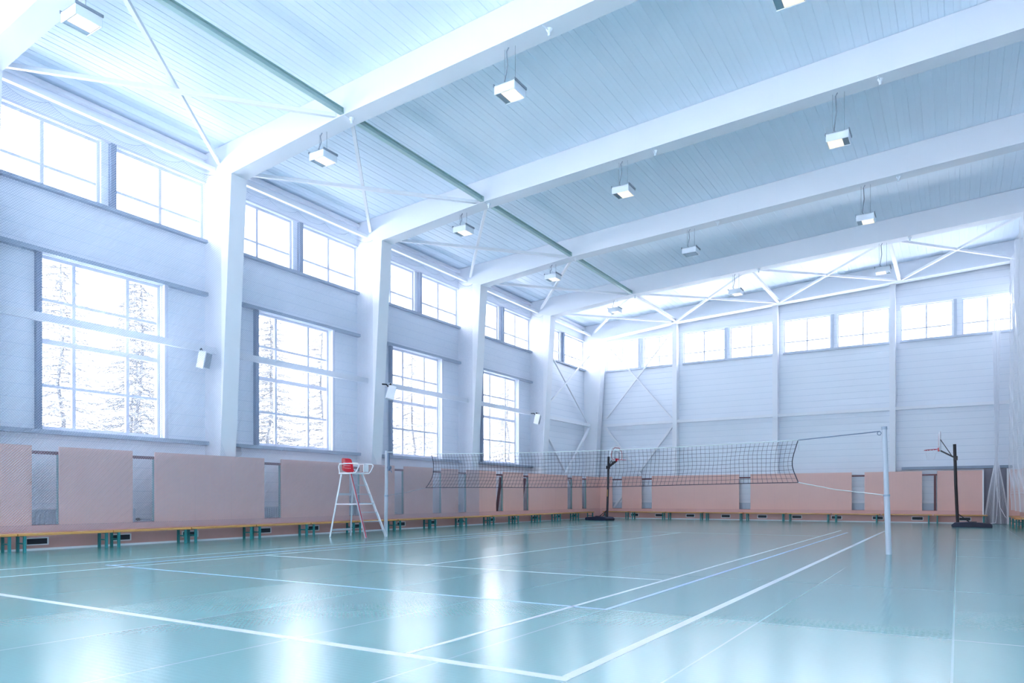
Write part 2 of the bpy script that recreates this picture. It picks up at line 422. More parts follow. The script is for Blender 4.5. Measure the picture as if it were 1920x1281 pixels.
# struts and cross bracing under the roof
def strut(x, y0, y1, label):
    z = zA(x)+.02
    mb = MB().box(x-.065, x+.065, y0, y1, z, z+.012); mb.box(x-.006, x+.006, y0, y1, z+.012, z+.13); mb.box(x-.065, x+.065, y0, y1, z+.13, z+.142)
    for yy in (y0, y1-.012): mb.box(x-.065, x+.065, yy, yy+.012, z, z+.142)
    tag(mb.build('roof_strut', M['strut'] if x < 6 and y1 < YK[6]+1 else M['steel_white']), label, 'strut', 'struts between roof beams')
for i in range(2, 7):
    strut(5.32, YK[i-0]+COLW if i < 7 else 0, YK[i+1], 'horizontal steel strut between roof beams near the left wall, %s' % BAYN[i])
for q, x in enumerate((10.5, 15.7)):
    strut(x, YK[6]+COLW, YK[7], 'white strut from the last roof beam to the far wall, over the %s slim column' % ORD[q+1])
def brace(a, b, r, label, grp='cross braces under the roof'):
    a = Vector(a); b = Vector(b)
    tag(MB().tube([a, b], r, 4, True, True).build('cross_brace', M['steel_white']), label, 'brace', grp)
for i in range(1, 7):
    ya, yb = YK[i]+COLW, YK[i+1]
    brace((5.15, ya, 10.52), (.62, yb, 10.39), .045, 'white roof brace ending on the far column of the %s' % BAYN[i])
    brace((.75, ya, 10.27), (5.1, yb, 10.43), .045, 'white roof brace starting from the near column of the %s' % BAYN[i])
xs = [5.3, 10.5, 15.7, 20.1]
for q in range(3):
    x0, x1 = xs[q], xs[q+1]; ya, yb = YK[6]+COLW, YK[7]
    brace((x0+.1, yb, zA(x0)+.05), (x1-.1, ya, zA(x1)+.14), .045, 'white roof brace rising right from the %s slim far wall column' % ORD[q])
    brace((x0+.1, ya, zA(x0)+.14), (x1-.1, yb, zA(x1)+.05), .045, 'white roof brace crossing down to the right in the last bay, %s panel' % ORD[q+1])
G2 = 'wall cross bracing of the corner bay'
brace((.22, 31.0, 9.40), (.22, 36.5, 5.34), .035, 'upper wall brace of the corner bay, falling towards the corner', G2)
brace((.30, 31.0, 5.34), (.30, 36.5, 9.10), .035, 'upper wall brace of the corner bay, rising towards the corner', G2)
brace((.22, 31.0, 5.08), (.22, 36.5, .03), .055, 'lower wall brace of the corner bay, falling towards the corner', G2)
brace((.34, 31.0, .03), (.34, 36.5, 5.08), .055, 'lower wall brace of the corner bay, rising towards the corner', G2)
G3 = 'far wall cross bracing'
brace((1.1, 37.06, 9.82), (5.0, 37.06, 5.30), .035, 'upper far wall brace falling right in the first bay', G3)
brace((1.1, 37.14, 5.62), (5.0, 37.14, 10.1), .035, 'upper far wall brace rising right in the first bay', G3)
brace((1.1, 37.06, 5.06), (5.0, 37.06, .03), .055, 'lower far wall brace falling right behind the pink panels', G3)
brace((1.1, 37.16, .03), (5.0, 37.16, 5.06), .055, 'lower far wall brace rising right from behind the pink panels', G3)

# ------------------------------------------------------------------ pink boarding
gapsL = [(7.69,8.25),(9.93,10.5),(13.83,14.44),(17.24,17.75),(19.48,20.0),(21.67,22.23),(23.32,23.90),(26.1,26.68),(28.4,28.9),(32.82,33.38),(34.5,35.05)]
Z0, ZG0, ZG1, ZT = .05, .55, 2.13, 2.29
edges = [2.0] + [v for g in gapsL for v in g] + [PADY]
names = []
for q, (a, b) in enumerate(zip(edges[0::2], edges[1::2])):
    parts = MB().box(PADX-.035, PADX, a, b, ZG0, ZT)
    nseam = max(1, round((b-a)/1.25))
    o = parts.build('wall_panel', M['panel'])
    lab = 'pink veneered wall panel along the left wall, %s from the far corner' % ORD[len(gapsL)-q]
    tag(o, lab, 'panel', 'pink panels on the left wall')
    for s in range(1, nseam):
        yy = a+(b-a)*s/nseam
        MB().box(PADX-.001, PADX+.001, yy-.004, yy+.004, ZG0, ZT-.02).build('panel_joint', M['panel_side'], o)
o = MB().box(PADX-.035, PADX, 2.0, PADY, Z0, ZG0-.004).build('skirting_board', M['panel_side']); tag(o, 'long pink board below the panels behind the left wall benches', 'board')
o = MB().box(PADX-.11, PADX-.04, 2.0, PADY-.1, ZG1-.02, ZG1+.05).build('panel_rail', M['brown']); tag(o, 'long brown rail behind the left wall panels, showing in the gaps', 'rail')
o = MB().box(PADX-.08, PADX-.04, 2.0, PADY-.1, ZG0-.05, ZG0+.012).build('panel_rail', M['brown']); tag(o, 'dark lower rail at the foot of the gaps, left wall', 'rail')
for q, (a, b) in enumerate(gapsL):
    o = MB().box(PADX-.11, PADX-.04, b-.012, b+.03, ZG0+.012, ZG1-.02).build('panel_stud', M['greenjamb'])
    tag(o, 'grey green upright in a left wall panel gap, %s from the far corner' % ORD[len(gapsL)-1-q], 'upright', 'uprights of the left wall gaps')
o = MB().box(.80, PADX, YB, PADY, 0, .05).build('baseboard_left', M['snow']); struct(o, 'worn pale base strip under the left wall boarding', 'baseboard')
gapsE = [(1.61,2.19),(3.34,3.92),(8.55,9.11),(13.72,14.26),(16.57,17.15)]
edges = [PADX] + [v for g in gapsE for v in g] + [18.82]
for q, (a, b) in enumerate(zip(edges[0::2], edges[1::2])):
    o = MB().box(a, b, PADY, PADY+.035, ZG0, ZT+.02).build('wall_panel', M['panel'])
    tag(o, 'pink veneered panel on the far wall, %s from the left corner' % ORD[q], 'panel', 'pink panels on the far wall')
    ns = max(1, round((b-a)/1.25))
    for s in range(1, ns):
        xx = a+(b-a)*s/ns
        MB().box(xx-.004, xx+.004, PADY-.001, PADY+.001, ZG0, ZT).build('panel_joint', M['panel_side'], o)
o = MB().box(PADX, 18.82, PADY, PADY+.035, Z0, ZG0-.004).build('skirting_board', M['panel_side']); tag(o, 'long pink board below the panels behind the far wall benches', 'board')
o = MB().box(PADX+.1, 18.8, PADY+.04, PADY+.11, ZG1-.02, ZG1+.05).build('panel_rail', M['brown']); tag(o, 'long brown rail behind the far wall panels, showing in the gaps', 'rail')
o = MB().box(PADX+.1, 18.8, PADY+.04, PADY+.08, ZG0-.05, ZG0+.012).build('panel_rail', M['brown']); tag(o, 'dark lower rail at the foot of the gaps, far wall', 'rail')
o = MB().box(17.02, 17.11, PADY+.12, PADY+.17, 0, ZG1-.02).build('panel_stud', M['brown']); tag(o, 'brown upright in the far wall gap nearest the doorway', 'upright')
o = MB().box(PADX, 18.82, PADY, PADY+.06, 0, .05).build('baseboard_far', M['snow']); struct(o, 'pale base strip under the far wall boarding', 'baseboard')
# leaning boards seen in two gaps
o = MB().tube([(.55,26.5,.03),(.72,26.72,2.05)], .05, 4, True, True).build('leaning_board', M['brown']); tag(o, 'dark brown board leaning behind the panels, gap under the third large window', 'board')
o = MB().tube([(.55,28.55,.03),(.72,28.78,2.05)], .05, 4, True, True).build('leaning_board', M['brown']); tag(o, 'dark brown board leaning behind the panels, gap under the fourth large window', 'board')
# doorway at the right end of the far wall
d = thing('door_1', 'grey doorway with white posts behind a gathered net at the right end', 'door', (19.28, PADY, 0), kind='structure')
MB().box(-.46, -.41, -.02, .10, 0, 2.33).build('jamb', M['white_plastic'], d); MB().box(.41, .47, -.02, .10, 0, 2.33).build('jamb', M['white_plastic'], d)
MB().box(-.41, .41, .30, .35, 0, 2.38).build('door_leaf', M['door'], d)
o = MB().box(19.76, 20.13, PADY, PADY+.035, .0, ZT+.02).build('wall_panel', M['panel']); tag(o, 'narrow pink panel to the right of the doorway', 'panel')
o = MB().box(19.93, 19.99, PADY-.03, PADY, 1.66, 1.74).build('wall_switch', M['radiator']); tag(o, 'small grey switch on the narrow panel right of the doorway', 'switch')
o = MB().box(20.13, 20.165, 24., PADY, .05, ZT).build('wall_panel', M['panel']); tag(o, 'pink panelling of the right wall behind its benches', 'panel')

# vents
def vent(loc, rz, label, grp):
    t = thing('vent_grille', label, 'vent', loc, rz, grp)
    f = MB(); f.box(-.235,.235,-.014,0,-.085,-.06); f.box(-.235,.235,-.014,0,.06,.085); f.box(-.235,-.205,-.014,0,-.06,.06); f.box(.205,.235,-.014,0,-.06,.06)
    f.build('vent_frame', M['white_plastic'], t)
    s = MB(); s.box(-.205,.205,-.004,0,-.06,.06)
    for k in range(5): s.box(-.205,.205,-.012,-.004,-.052+k*.024,-.044+k*.024)
    s.build('vent_slats', M['vent_dark'], t)
    return t
vys = [7.79,9.65,11.46,13.83,15.68,17.58,19.82,21.67,23.47,25.77,27.54,29.42,31.77,33.5]
v0 = None
for q, y in enumerate(vys):
    lab = 'dark vent grille in a white frame under the left benches, %s from the far corner' % ORD[len(vys)-1-q]
    if v0 is None: v0 = vent((PADX, y, .20), PI/2, lab, 'vents in the left skirting board')
    else: dup(v0, (PADX, y, .20), PI/2, lab)
vxs = [2.94,4.34,6.04,7.88,9.68,11.3,13.07,14.81,16.39,18.18]
for q, x in enumerate(vxs):
    t = dup(v0, (x, PADY, .20), 0, 'dark vent grille low on the far wall, %s from the left corner' % ORD[q]); t['group'] = 'vents in the far skirting board'

# radiators behind the gaps
def radiator(loc, w, rz, label):
    t = thing('radiator', label, 'radiator', loc, rz, 'radiators behind the panels')
    b = MB().box(-w/2, w/2, -.10, -.02, .38, .88)
    b.build('radiator_body', M['radiator'], t)
    f = MB(); k = -w/2+.03
    while k < w/2-.04:
        f.box(k, k+.045, -.125, -.10, .42, .84); k += .085
    f.build('fins', M['radiator'], t)
    for xx in (-w/2+.15, w/2-.15): MB().box(xx-.02, xx+.02, -.09, -.03, 0, .38).build('foot', M['radiator'], t)
    MB().box(-w/2-.01, w/2+.01, -.13, -.01, .88, .90).build('top_grille', M['white_plastic'], t)
    v = MB().cyl((w/2, -.06, .60), (w/2+.12, -.06, .60), .018, 10); v.cyl((w/2+.10,-.10,.60),(w/2+.10,-.02,.60),.035,12); v.build('valve', M['rubber'], t)
    MB().tube([(w/2+.1,-.06,.60),(w/2+.6,-.06,.56)], .014, 8).build('pipe', M['postdark'], t)
RL = [(9.1,2.7,'nearest gap'),(15.0,1.3,'third gap'),(18.9,2.1,'gap right of the umpire chair'),(24.2,1.6,'gaps under the third window'),]
for y, w, l in RL: radiator((.0, y, 0), w, PI/2, 'grey panel radiator on the left wall seen through the ' + l)
RE = [(2.8,3.0,'two gaps beside the left hoop'),(8.9,2.2,'middle gap behind the net'),(13.9,2.0,'gap left of the near net post'),(16.9,1.8,'gap left of the right hoop')]
for x, w, l in RE: radiator((x, L, 0), w, 0, 'grey panel radiator on far wall seen through the ' + l)

# ------------------------------------------------------------------ benches
def bench(loc, rz, ln, label, grp):
    """long side along local x, front towards local -y"""
    t = thing('gym_bench', label, 'bench', loc, rz, grp)
    for k, (a, b) in enumerate(((-.19,-.005),(.005,.19))):
        bevel(MB().box(-ln/2, ln/2, a, b, .345, .395).build('seat_plank', M['wood'], t), .006)
    for s in (-1, 1):
        x = s*(ln/2-.13)
        for yy in (-.15, .15):
            MB().box(x-.025, x+.025, yy-.025, yy+.025, 0, .345).build('leg', M['teal'], t)
        MB().box(x-.012, x+.012, -.125, .125, .17, .20).build('stretcher', M['teal'], t)
        MB().box(x-.02, x+.02, -.18, .18, .325, .345).build('seat_bearer', M['teal'], t)
    return t
JL = [5.22+1.985*k for k in range(16)]
b0 = None
for q in range(15):
    y = (JL[q]+JL[q+1])/2
    lab = 'varnished pine gym bench on teal legs along the left wall, %s from the far corner' % ORD[14-q]
    if b0 is None: b0 = bench((1.17, y, 0), PI/2, 1.96, lab, 'benches along the left wall')
    else: dup(b0, (1.17, y, 0), PI/2, lab)
JE = [.86+.5, 2.80, 4.86, 6.85, 8.87, 10.89, 12.90, 14.97, 17.0, 19.02]
for q in range(1, 9):
    x = (JE[q]+JE[q+1])/2
    t = dup(b0, (x, PADY-.26, 0), 0, 'pine gym bench with teal legs against the far wall, %s from the left hoop' % ORD[q-1]); t['group'] = 'benches along the far wall'
t = bench((1.98, PADY-.26, 0), 0, 1.5, 'short pine bench filling the far left corner behind the hoop base', 'benches along the far wall')
for q, y in enumerate((34.3, 32.3)):
    t = dup(b0, (19.86, y, 0), -PI/2, ('pine bench at the right edge, its end nearest the doorway' if q == 0 else 'pine bench at the right edge, next nearer to the viewer')); t['group'] = 'benches along the right wall'

# ------------------------------------------------------------------ hanging floodlights
def lamp(loc, side, lit, label, tilt=0):
    t = thing('hanging_floodlight', label, 'lamp', loc, tilt, 'floodlights hung from the roof beams')
    w, d, h = .25, .23, .095
    b = MB()
    b.box(-w, w, -d, -d+.02, -h, h); b.box(-w, w, d-.02, d, -h, h); b.box(-w, -w+.02, -d+.02, d-.02, -h, h); b.box(w-.02, w, -d+.02, d-.02, -h, h); b.box(-w, w, -d, d, h-.02, h)
    bevel(b.build('housing', M['lampbody'], t), .006)
    r = MB().box(-w+.02, w-.02, -d+.02, d-.02, -h+.015, -h+.03); r.build('reflector', M['reflector'], t)
    if lit:
        if side > 0: x0, x1 = -.10, w-.03
        else: x0, x1 = -w+.03, .10
        g = MB().box(x0, x1, -d+.035, d-.035, -h+.002, -h+.0145); bevel(g.build('lit_glass', M['glow'], t), .004)
    else:
        MB().box(-w+.04, w-.04, -d+.04, d-.04, -h+.004, -h+.0145).build('dark_glass', M['reflector'], t)
    top = zA(loc[0]) - loc[2]
    for xx in (-.13, .13):
        MB().cyl((xx, 0, h), (xx, 0, top), .005, 6).build('suspension_rod', M['cable'], t)
    cb = [(-.05,-.05,h), (-.09,-.07,h+.12), (-.04,-.03,(h+top)*.55), (-.06,-.04,top-.08), (-.02,-.02,top)]
    MB().tube(cb, .014, 6).build('power_cable', M['cable'], t)
    for xx in (-w-.02, w): MB().box(xx, xx+.02, -d-.01, d+.01, h-.02, h+.03).build('bracket', M['cable'], t)
RN = {2:'beam at the top left corner', 3:'nearest beam', 4:'second beam', 5:'third beam', 6:'fourth beam'}
for i in (2, 3, 4, 5, 6):
    for q, x in enumerate((4.42, 9.95, 15.5)):
        if i == 2 and q > 0: continue
        lit = not (i == 5 and q == 1)
        side = {(3,0):1,(3,1):1,(3,2):1,(4,0):1,(4,1):1,(4,2):-1,(5,0):1,(5,2):1,(6,0):1,(6,1):1,(6,2):-1,(2,0):1}.get((i,q),1)
        zz = {2:9.62,3:9.66,4:9.74,5:9.80,6:9.82}[i]
        if i == 2: x = 4.75
        lamp((x, YK[i]+.24, zz), side, lit, '%s box floodlight hung from the %s, %s' % ('lit' if lit else 'unlit', RN[i], ['near the windows','in mid hall','on the right'][q]))
# small hooks under the beams
for i in (3, 4, 5, 6):
    for q, x in enumerate((5.42, 10.9, 16.4)):
        z = zA(x)
        mb = MB().cyl((x, YK[i]+.22, z), (x, YK[i]+.22, z-.07), .07, 10, .035); mb.cyl((x, YK[i]+.22, z-.07), (x, YK[i]+.22, z-.14), .03, 10)
        mb.tube([(x,YK[i]+.20,z-.03),(x-.04,YK[i]+.02,z-.02)], .012, 6)
        tag(mb.build('beam_hook', M['lampbody'], loc=(x, YK[i]+.22, z)), 'small white fitting under the %s, %s' % (RN[i], ['near the windows','in mid hall','on the right'][q]), 'fitting', 'fittings under the roof beams')

# ------------------------------------------------------------------ loudspeakers
def speaker(loc, rz, tilt, label):
    t = thing('wall_speaker', label, 'speaker', loc, rz, 'speakers on the left wall columns')
    R = Matrix.Rotation(tilt, 3, 'X')
    def tr(mb):
        mb.v = [tuple(R @ Vector(p)) for p in mb.v]; return mb
    bevel(tr(MB().prism([(-.15,-.13),(.15,-.13),(.11,.12),(-.11,.12)], 'z', -.24, .24)).build('cabinet', M['white_plastic'], t), .012)
    tr(MB().box(-.12, .12, -.145, -.13, -.20, .20)).build('grille', M['grille'], t)
    k = MB().tube([(0,.08,.20),(0,.14,.28),(0,.30,.28)], .025, 8); k.cyl((-.1,.02,.25),(.1,.02,.25),.03,10); k.cyl((-.12,.02,.25),(-.08,.02,.29),.03,8); k.cyl((.08,.02,.25),(.12,.02,.29),.03,8)
    k.build('bracket', M['black'], t)
speaker((.50, 12.12, 4.90), PI*.62, .22, 'white loudspeaker on a black bracket beside the nearest column')
speaker((1.18, 18.92, 4.80), PI*.80, .25, 'white loudspeaker tilted down from the second column')
speaker((.97, 29.5, 4.87), PI*.62, .22, 'white loudspeaker on the fourth column')

# ------------------------------------------------------------------ volleyball posts and net
NY = 16.2
p = thing('volleyball_post', 'tall grey net post standing near the right side of the floor', 'post', (16.755, NY-.06, 0), 0, 'volleyball posts')
lean = -.08
MB().cyl((0,0,0), (lean*.47,0,1.18), .054, 20).build('lower_tube', M['greypaint'], p, True)
MB().cyl((lean*.47,0,1.18), (lean,0,2.55), .047, 20).build('upper_tube', M['greypaint'], p, True)
MB().cyl((lean*.45,0,1.16), (lean*.48,0,1.20), .062, 20).build('collar', M['trimgrey'], p, True)
MB().cyl((lean*.97,0,2.50), (lean,0,2.56), .053, 20).build('cap', M['trimgrey'], p, True)
MB().torus((lean-.09,0,2.43), .035, .008, 'y', 14, 6).build('tension_hook', M['postdark'], p)
p = thing('volleyball_post', 'grey net post standing beside the red umpire chair', 'post', (3.35, NY+.05, 0), 0, 'volleyball posts')
MB().cyl((0,0,0), (.02,0,1.2), .055, 20).build('lower_tube', M['greypaint'], p, True)
MB().cyl((.02,0,1.2), (.04,0,2.55), .05, 20).build('upper_tube', M['greypaint'], p, True)
MB().cyl((.02,0,1.18), (.02,0,1.22), .065, 20).build('collar', M['trimgrey'], p, True)
w = MB().box(.09,.14,-.03,.03,1.95,2.48); w.cyl((.14,-.05,2.05),(.14,.05,2.05),.05,14); w.tube([(.14,0,2.05),(.24,0,1.9)], .012, 8); w.build('winch', M['postdark'], p)
MB().box(.04,.30,-.012,.012,2.50,2.525).build('top_arm', M['greypaint'], p)
# net: knotted mesh, sagging and billowing; the ends are tied off so they draw in
xl0, xr0 = 5.12, 15.04
def net_pt(s, t):
    """s along 0..1, t down 0..1"""
    top = 2.40 - .075*math.sin(PI*s) - .035*s
    bot = 1.44 + .02*math.cos(2*PI*s) - .03*(1-s)
    z = top + (bot-top)*t
    pull_l = .05*math.sin(PI*t) - .15*max(0, t-.55)**1.5/.3; pull_r = -.13*math.sin(PI*t)
    x = xl0 + (xr0-xl0)*s + pull_l*(1-s)**6 + pull_r*s**6 
    x += -.13*max(0, t-.5)**1.3*math.sin(PI*min(1, 1.0-s))*1.3
    y = NY + .10*math.sin(PI*t)*(.6+.4*math.sin(9*s)) - .06*t*t
    x += .008*math.sin(37*s+9*t); z += .006*math.sin(51*s)*math.sin(PI*t)
    return (x, y, z)
net = thing('volleyball_net', 'dark square-mesh volleyball net hung across the hall between the posts', 'net', (0,0,0))
mb = MB(); NC, NR = 99, 10
for c in range(1, NC):
    mb.tube([net_pt(c/NC, r/NR) for r in range(NR+1)], .0037, 3, False)
for r in range(1, NR):
    mb.tube([net_pt(c/NC, r/NR) for c in range(NC+1)], .0037, 3, False)
tag(mb.build('mesh', M['netblack'], net), kind='stuff')
MB().tube([net_pt(c/NC, 0) for c in range(NC+1)], .011, 6).build('top_tape', M['cord'], net)
MB().tube([net_pt(c/NC, 1) for c in range(NC+1)], .009, 6).build('bottom_cord', M['netblack'], net)
MB().tube([net_pt(0, r/20) for r in range(21)], .010, 6).build('side_cord', M['netblack'], net)
MB().tube([net_pt(1, r/20) for r in range(21)], .010, 6).build('side_cord', M['netblack'], net)
a = Vector(net_pt(1,0)); MB().tube([a, (16.60, NY-.05, 2.47)], .011, 6).build('top_cable', M['postdark'], net)
a = Vector(net_pt(0,0)); MB().tube([a, (3.45, NY+.03, 2.51)], .010, 6).build('top_cable', M['cord'], net)
a = Vector(net_pt(1,1)); MB().tube([a, (15.8,NY-.03,1.30), (16.66, NY-.06, 1.19)], .009, 6).build('tie_rope', M['cord'], net)
a = Vector(net_pt(0,1)); MB().tube([a, (4.2,NY,1.30), (3.42, NY+.04, 1.21)], .006, 6).build('tie_rope', M['cable'], net)
a = Vector(net_pt(1,0)); MB().tube([a, a+Vector((.01,0,-.1)), a+Vector((.015,0,-.22))], .006, 6).build('loose_end', M['cord'], net)

# ------------------------------------------------------------------ umpire chair
ch = thing('umpire_chair', 'tall umpire ladder chair with a red plastic seat beside the far net post', 'chair', (3.05, 15.4, 0))
def ct(*pts): return [tuple(Vector(q)) for q in pts]
yb, yt = .42, .23
for s in (-1, 1):
    MB().tube(ct((.70, s*yb, 0), (-.08, s*yt, 1.86)), .027, 4, True, True).build('ladder_rail', M['alu'], ch)
    MB().tube(ct((-.72, s*yb, 0), (-.44, s*yt, 1.86)), .021, 4, True, True).build('rear_leg', M['alu'], ch)
o = MB().tube(ct((.735, -yb-.02, .02), (-.045, -yt-.02, 1.86)), .009, 4, True, True).build('grip_strip', M['redstripe'], ch)
for k in range(6):
    z = .20+.262*k; f = z/1.86; x = .70-.78*f; y = yb+(yt-yb)*f
    MB().box(x-.04, x+.04, -y, y, z-.012, z+.012).build('rung', M['alu'], ch)
for z in (.20, 1.25):
    f = z/1.86; x = -.72+.28*f; y = yb+(yt-yb)*f
    MB().box(x-.012, x+.012, -y, y, z-.03, z+.03).build('rear_crossbar', M['alu'], ch)
for s in (-1, 1):
    z = .96; f = z/1.86; y = yb+(yt-yb)*f
    MB().box(-.72+.28*f, .70-.78*f, s*y-.012, s*y+.012, z-.015, z+.015).build('side_bar', M['white_plastic'], ch)
MB().box(-.52, .02, -.27, .27, 1.84, 1.88).build('seat_platform', M['white_plastic'], ch)
# moulded seat shell: pan, rounded back with a pierced panel
sh = MB()
prof = [(.05,1.905),(-.05,1.895),(-.25,1.89),(-.36,1.90),(-.42,1.95),(-.46,2.06),(-.49,2.18),(-.51,2.28),(-.52,2.32)]
NX = 9
for i, (x, z) in enumerate(prof):
    hw = .24 if i < 5 else .235-.05*((i-4)/4)**2
    for k in range(NX):
        t = -1+2*k/(NX-1)
        xx = x + (.05*t*t if i > 4 else 0); zz = z + (.03*abs(t)**3 if i <= 4 else -.05*max(0,abs(t)-.6)*(i-4)/4)
        sh.v.append((xx, hw*t, zz))
for i in range(len(prof)-1):
    for k in range(NX-1):
        sh.f.append((i*NX+k, i*NX+k+1, (i+1)*NX+k+1, (i+1)*NX+k))
so = sh.build('seat_shell', M['red'], ch, True); md = so.modifiers.new('solid','SOLIDIFY'); md.thickness = .014
md = so.modifiers.new('sub','SUBSURF'); md.levels = 1; md.render_levels = 2
hol = MB()
for r in range(3):
    for k in range(5):
        f = (2.0+.075*r-1.95)/.37; x = -.44-.07*f
        hol.cyl((x-.016, -.12+.06*k, 2.02+.075*r), (x+.016, -.12+.06*k, 2.02+.075*r), .010, 8)
hol.build('back_perforations', M['white_plastic'], so)
for s in (-1, 1):
    y = s*.29
    pts = [(-.46,y,1.88),(-.50,y,2.05),(-.46,y,2.13),(-.1,y,2.14),(.26,y,2.13),(.32,y,2.08),(.22,y,1.92),(.15,y,1.86),(.0,y,1.86)]
    sm = []
    for k in range(len(pts)-1):
        for q in range(3): sm.append(Vector(pts[k]).lerp(Vector(pts[k+1]), q/3))
    sm.append(Vector(pts[-1]))
    MB().tube(sm, .017, 8).build('armrest', M['white_plastic'], ch, True)
MB().box(.0, .03, -.20, .20, 1.88, 1.91).build('front_lip', M['white_plastic'], ch)
MB().box(.10, .13, .10, .29, 1.90, 2.14).build('score_board', M['white_plastic'], ch)

# ------------------------------------------------------------------ portable hoops
def hoop(loc, rz, label):
    """hoop points along local +x, base tank behind"""
    t = thing('basketball_stand', label, 'basketball hoop', loc, rz, 'portable basketball hoops')
    b = MB().prism([(-1.12,.03),(-1.10,.0),(.16,.0),(.20,.03),(.20,.09),(.10,.17),(-.35,.20),(-1.05,.15),(-1.12,.10)], 'y', -.38, .38)
    bevel(b.build('base_tank', M['navy'], t), .03, 3)
    MB().box(-.62,-.40,-.16,.16,.19,.215).build('tank_recess', M['black'], t)
    MB().tube([(0,0,.10),(.06,0,1.6),(.10,0,3.20)], .055, 14).build('pole', M['black'], t, True)
    MB().tube([(.01,0,.52),(-.40,.14,.18)], .018, 8).build('stay', M['black'], t)
    MB().tube([(.01,0,.52),(-.40,-.14,.18)], .018, 8).build('stay', M['black'], t)
    for s in (-1, 1):
        MB().bar((.06, s*.05, 2.66), (.56, s*.05, 2.96), .028).build('lower_arm', M['black'], t)
        MB().bar((.16, s*.07, 2.70), (.57, s*.07, 3.40), .014).build('upper_arm', M['black'], t)
    MB().box(.0,.14,-.08,.08,2.58,2.74).build('clamp', M['black'], t)
    # fan shaped board
    n = 24; pts = []
    for k in range(n+1):
        a = PI*k/n; pts.append((.55*math.cos(a), 3.28+.44*math.sin(a)))
    pts += [(-.53,3.10),(-.40,2.98),(.40,2.98),(.53,3.10)]
    bb = MB().prism(pts, 'x', .57, .60).build('backboard', M['white_plastic'], t)
    def stroke(path, nm, m): MB().tube([(.603, p_[0], p_[1]) for p_ in path], .010, 4, True, True).build(nm, m, bb)
    fan = [(.44*math.cos(PI*k/16), 3.28+.34*math.sin(PI*k/16)+(.03 if k in (6,10) else 0)) for k in range(17)]
    stroke(fan + [(-.44,3.12),(-.34,3.03),(.34,3.03),(.44,3.12),(.44,3.28)], 'border_line', M['redstripe'])
    stroke([(-.18,3.08),(-.18,3.42),(.18,3.42),(.18,3.08),(-.18,3.08)], 'target_square', M['netblack'])
    MB().box(.60,.66,-.09,.09,2.94,3.08).build('rim_mount', M['red'], t)
    tl = Matrix.Rotation(.07, 3, 'Y')
    MB().torus((.90,0,3.01), .225, .011, 'z', 32, 8, tl).build('rim', M['redstripe'], t, True)
    nm = MB()
    for k in range(12):
        a = 2*PI*k/12; q = []
        for r in range(7):
            f = r/6; R = .22*(1-f)+.12*f; aa = a + (.26 if r % 2 else 0)
            q.append((.90+R*math.cos(aa), R*math.sin(aa), 3.0-.38*f))
        nm.tube(q, .006, 4, False)
        q = [(p_[0], -p_[1], p_[2]) for p_ in q]; nm.tube(q, .006, 4, False)
    nm.build('hoop_net', M['curtain'], t)
    MB().tube([(.06,-.056,1.2),(.075,-.057,1.55)], .016, 6).build('height_sticker', M['wood'], t)
hoop((17.92, 32.62, 0), PI-.03, 'black portable basketball stand near the doorway at the right')
hoop((2.95, 33.1, 0), -.22, 'black portable basketball stand in the far left corner behind the net')

# ------------------------------------------------------------------ safety nets
def draped(name, y0, y1, ztop, zbot, xf, label, cell=.042, r=.0034, scal=True, m='netwhite', low=.27, grp='safety nets in front of the windows'):
    """diagonal mesh hung from a scalloped edge; xf(z, y) gives its depth"""
    mb = MB(); d = cell*math.sqrt(2)
    def top(y):
        if not scal: return ztop
        f = (y-y0)/(y1-y0)*5.; return ztop - .17*math.sin(PI*(f % 1))**.8 - .12*math.sin(PI*f/5)
    H = ztop - zbot; Wd = y1-y0
    stops = [z for z in (1.2,2.35,2.43,2.51,2.59,2.67,2.75,3.6,4.6,5.6,6.6,7.6,8.6,9.4) if zbot < z < ztop]
    for sgn in (1, -1):
        k0 = -int(H/d)-2; k1 = int(Wd/d)+2
        if sgn < 0: k0, k1 = -2, int((Wd+H)/d)+2
        for k in range(k0-8, k1+8):
            def inside(z):
                y = y0 + k*d + sgn*(z-zbot); e = low if z < 2.3 else 0.
                return y0-e <= y <= y1+e and z <= top(min(max(y, y0), y1))
            n_ = int(H/.06)+1; zs = [zbot+H*q/n_ for q in range(n_+1)]; ins = [inside(z) for z in zs]
            q = 0
            while q <= n_:
                if not ins[q]: q += 1; continue
                r_ = q
                while r_ < n_ and ins[r_+1]: r_ += 1
                def edge(zi, zo):
                    for _ in range(7):
                        zm = (zi+zo)/2
                        if inside(zm): zi = zm
                        else: zo = zm
                    return zi
                za = zs[q] if q == 0 else edge(zs[q], zs[q-1]); zb = zs[r_] if r_ == n_ else edge(zs[r_], zs[r_+1])
                zl = [za] + [z for z in stops if za+.01 < z < zb-.01] + [zb]
                pts = [(xf(z, y0+k*d+sgn*(z-zbot)), y0+k*d+sgn*(z-zbot), z) for z in zl]
                if zb-za > .02: mb.tube(pts, r, 3, False)
                q = r_+1
    o = thing(name, label, 'net', (0,0,0), 0, grp)
    tag(mb.build('mesh', M[m], o), kind='stuff')
    N_ = 60
    MB().tube([(xf(top(y0+Wd*q/N_), y0+Wd*q/N_), y0+Wd*q/N_, top(y0+Wd*q/N_)) for q in range(N_+1)], .006, 4).build('edge_rope', M[m], o)
    return o
def xleft(z, y):
    if z > 2.75: return .72 + .03*math.sin(2.1*y)
    if z < 2.35: return .905 + .012*math.sin(3*y)
    f = (2.75-z)/.40; f = f*f*(3-2*f); return (.72+.03*math.sin(2.1*y))*(1-f) + .905*f
NL = {1:'beside the viewer', 2:'in front of the nearest large window', 3:'in front of the second large window', 4:'in front of the third large window', 5:'in front of the fourth large window'}
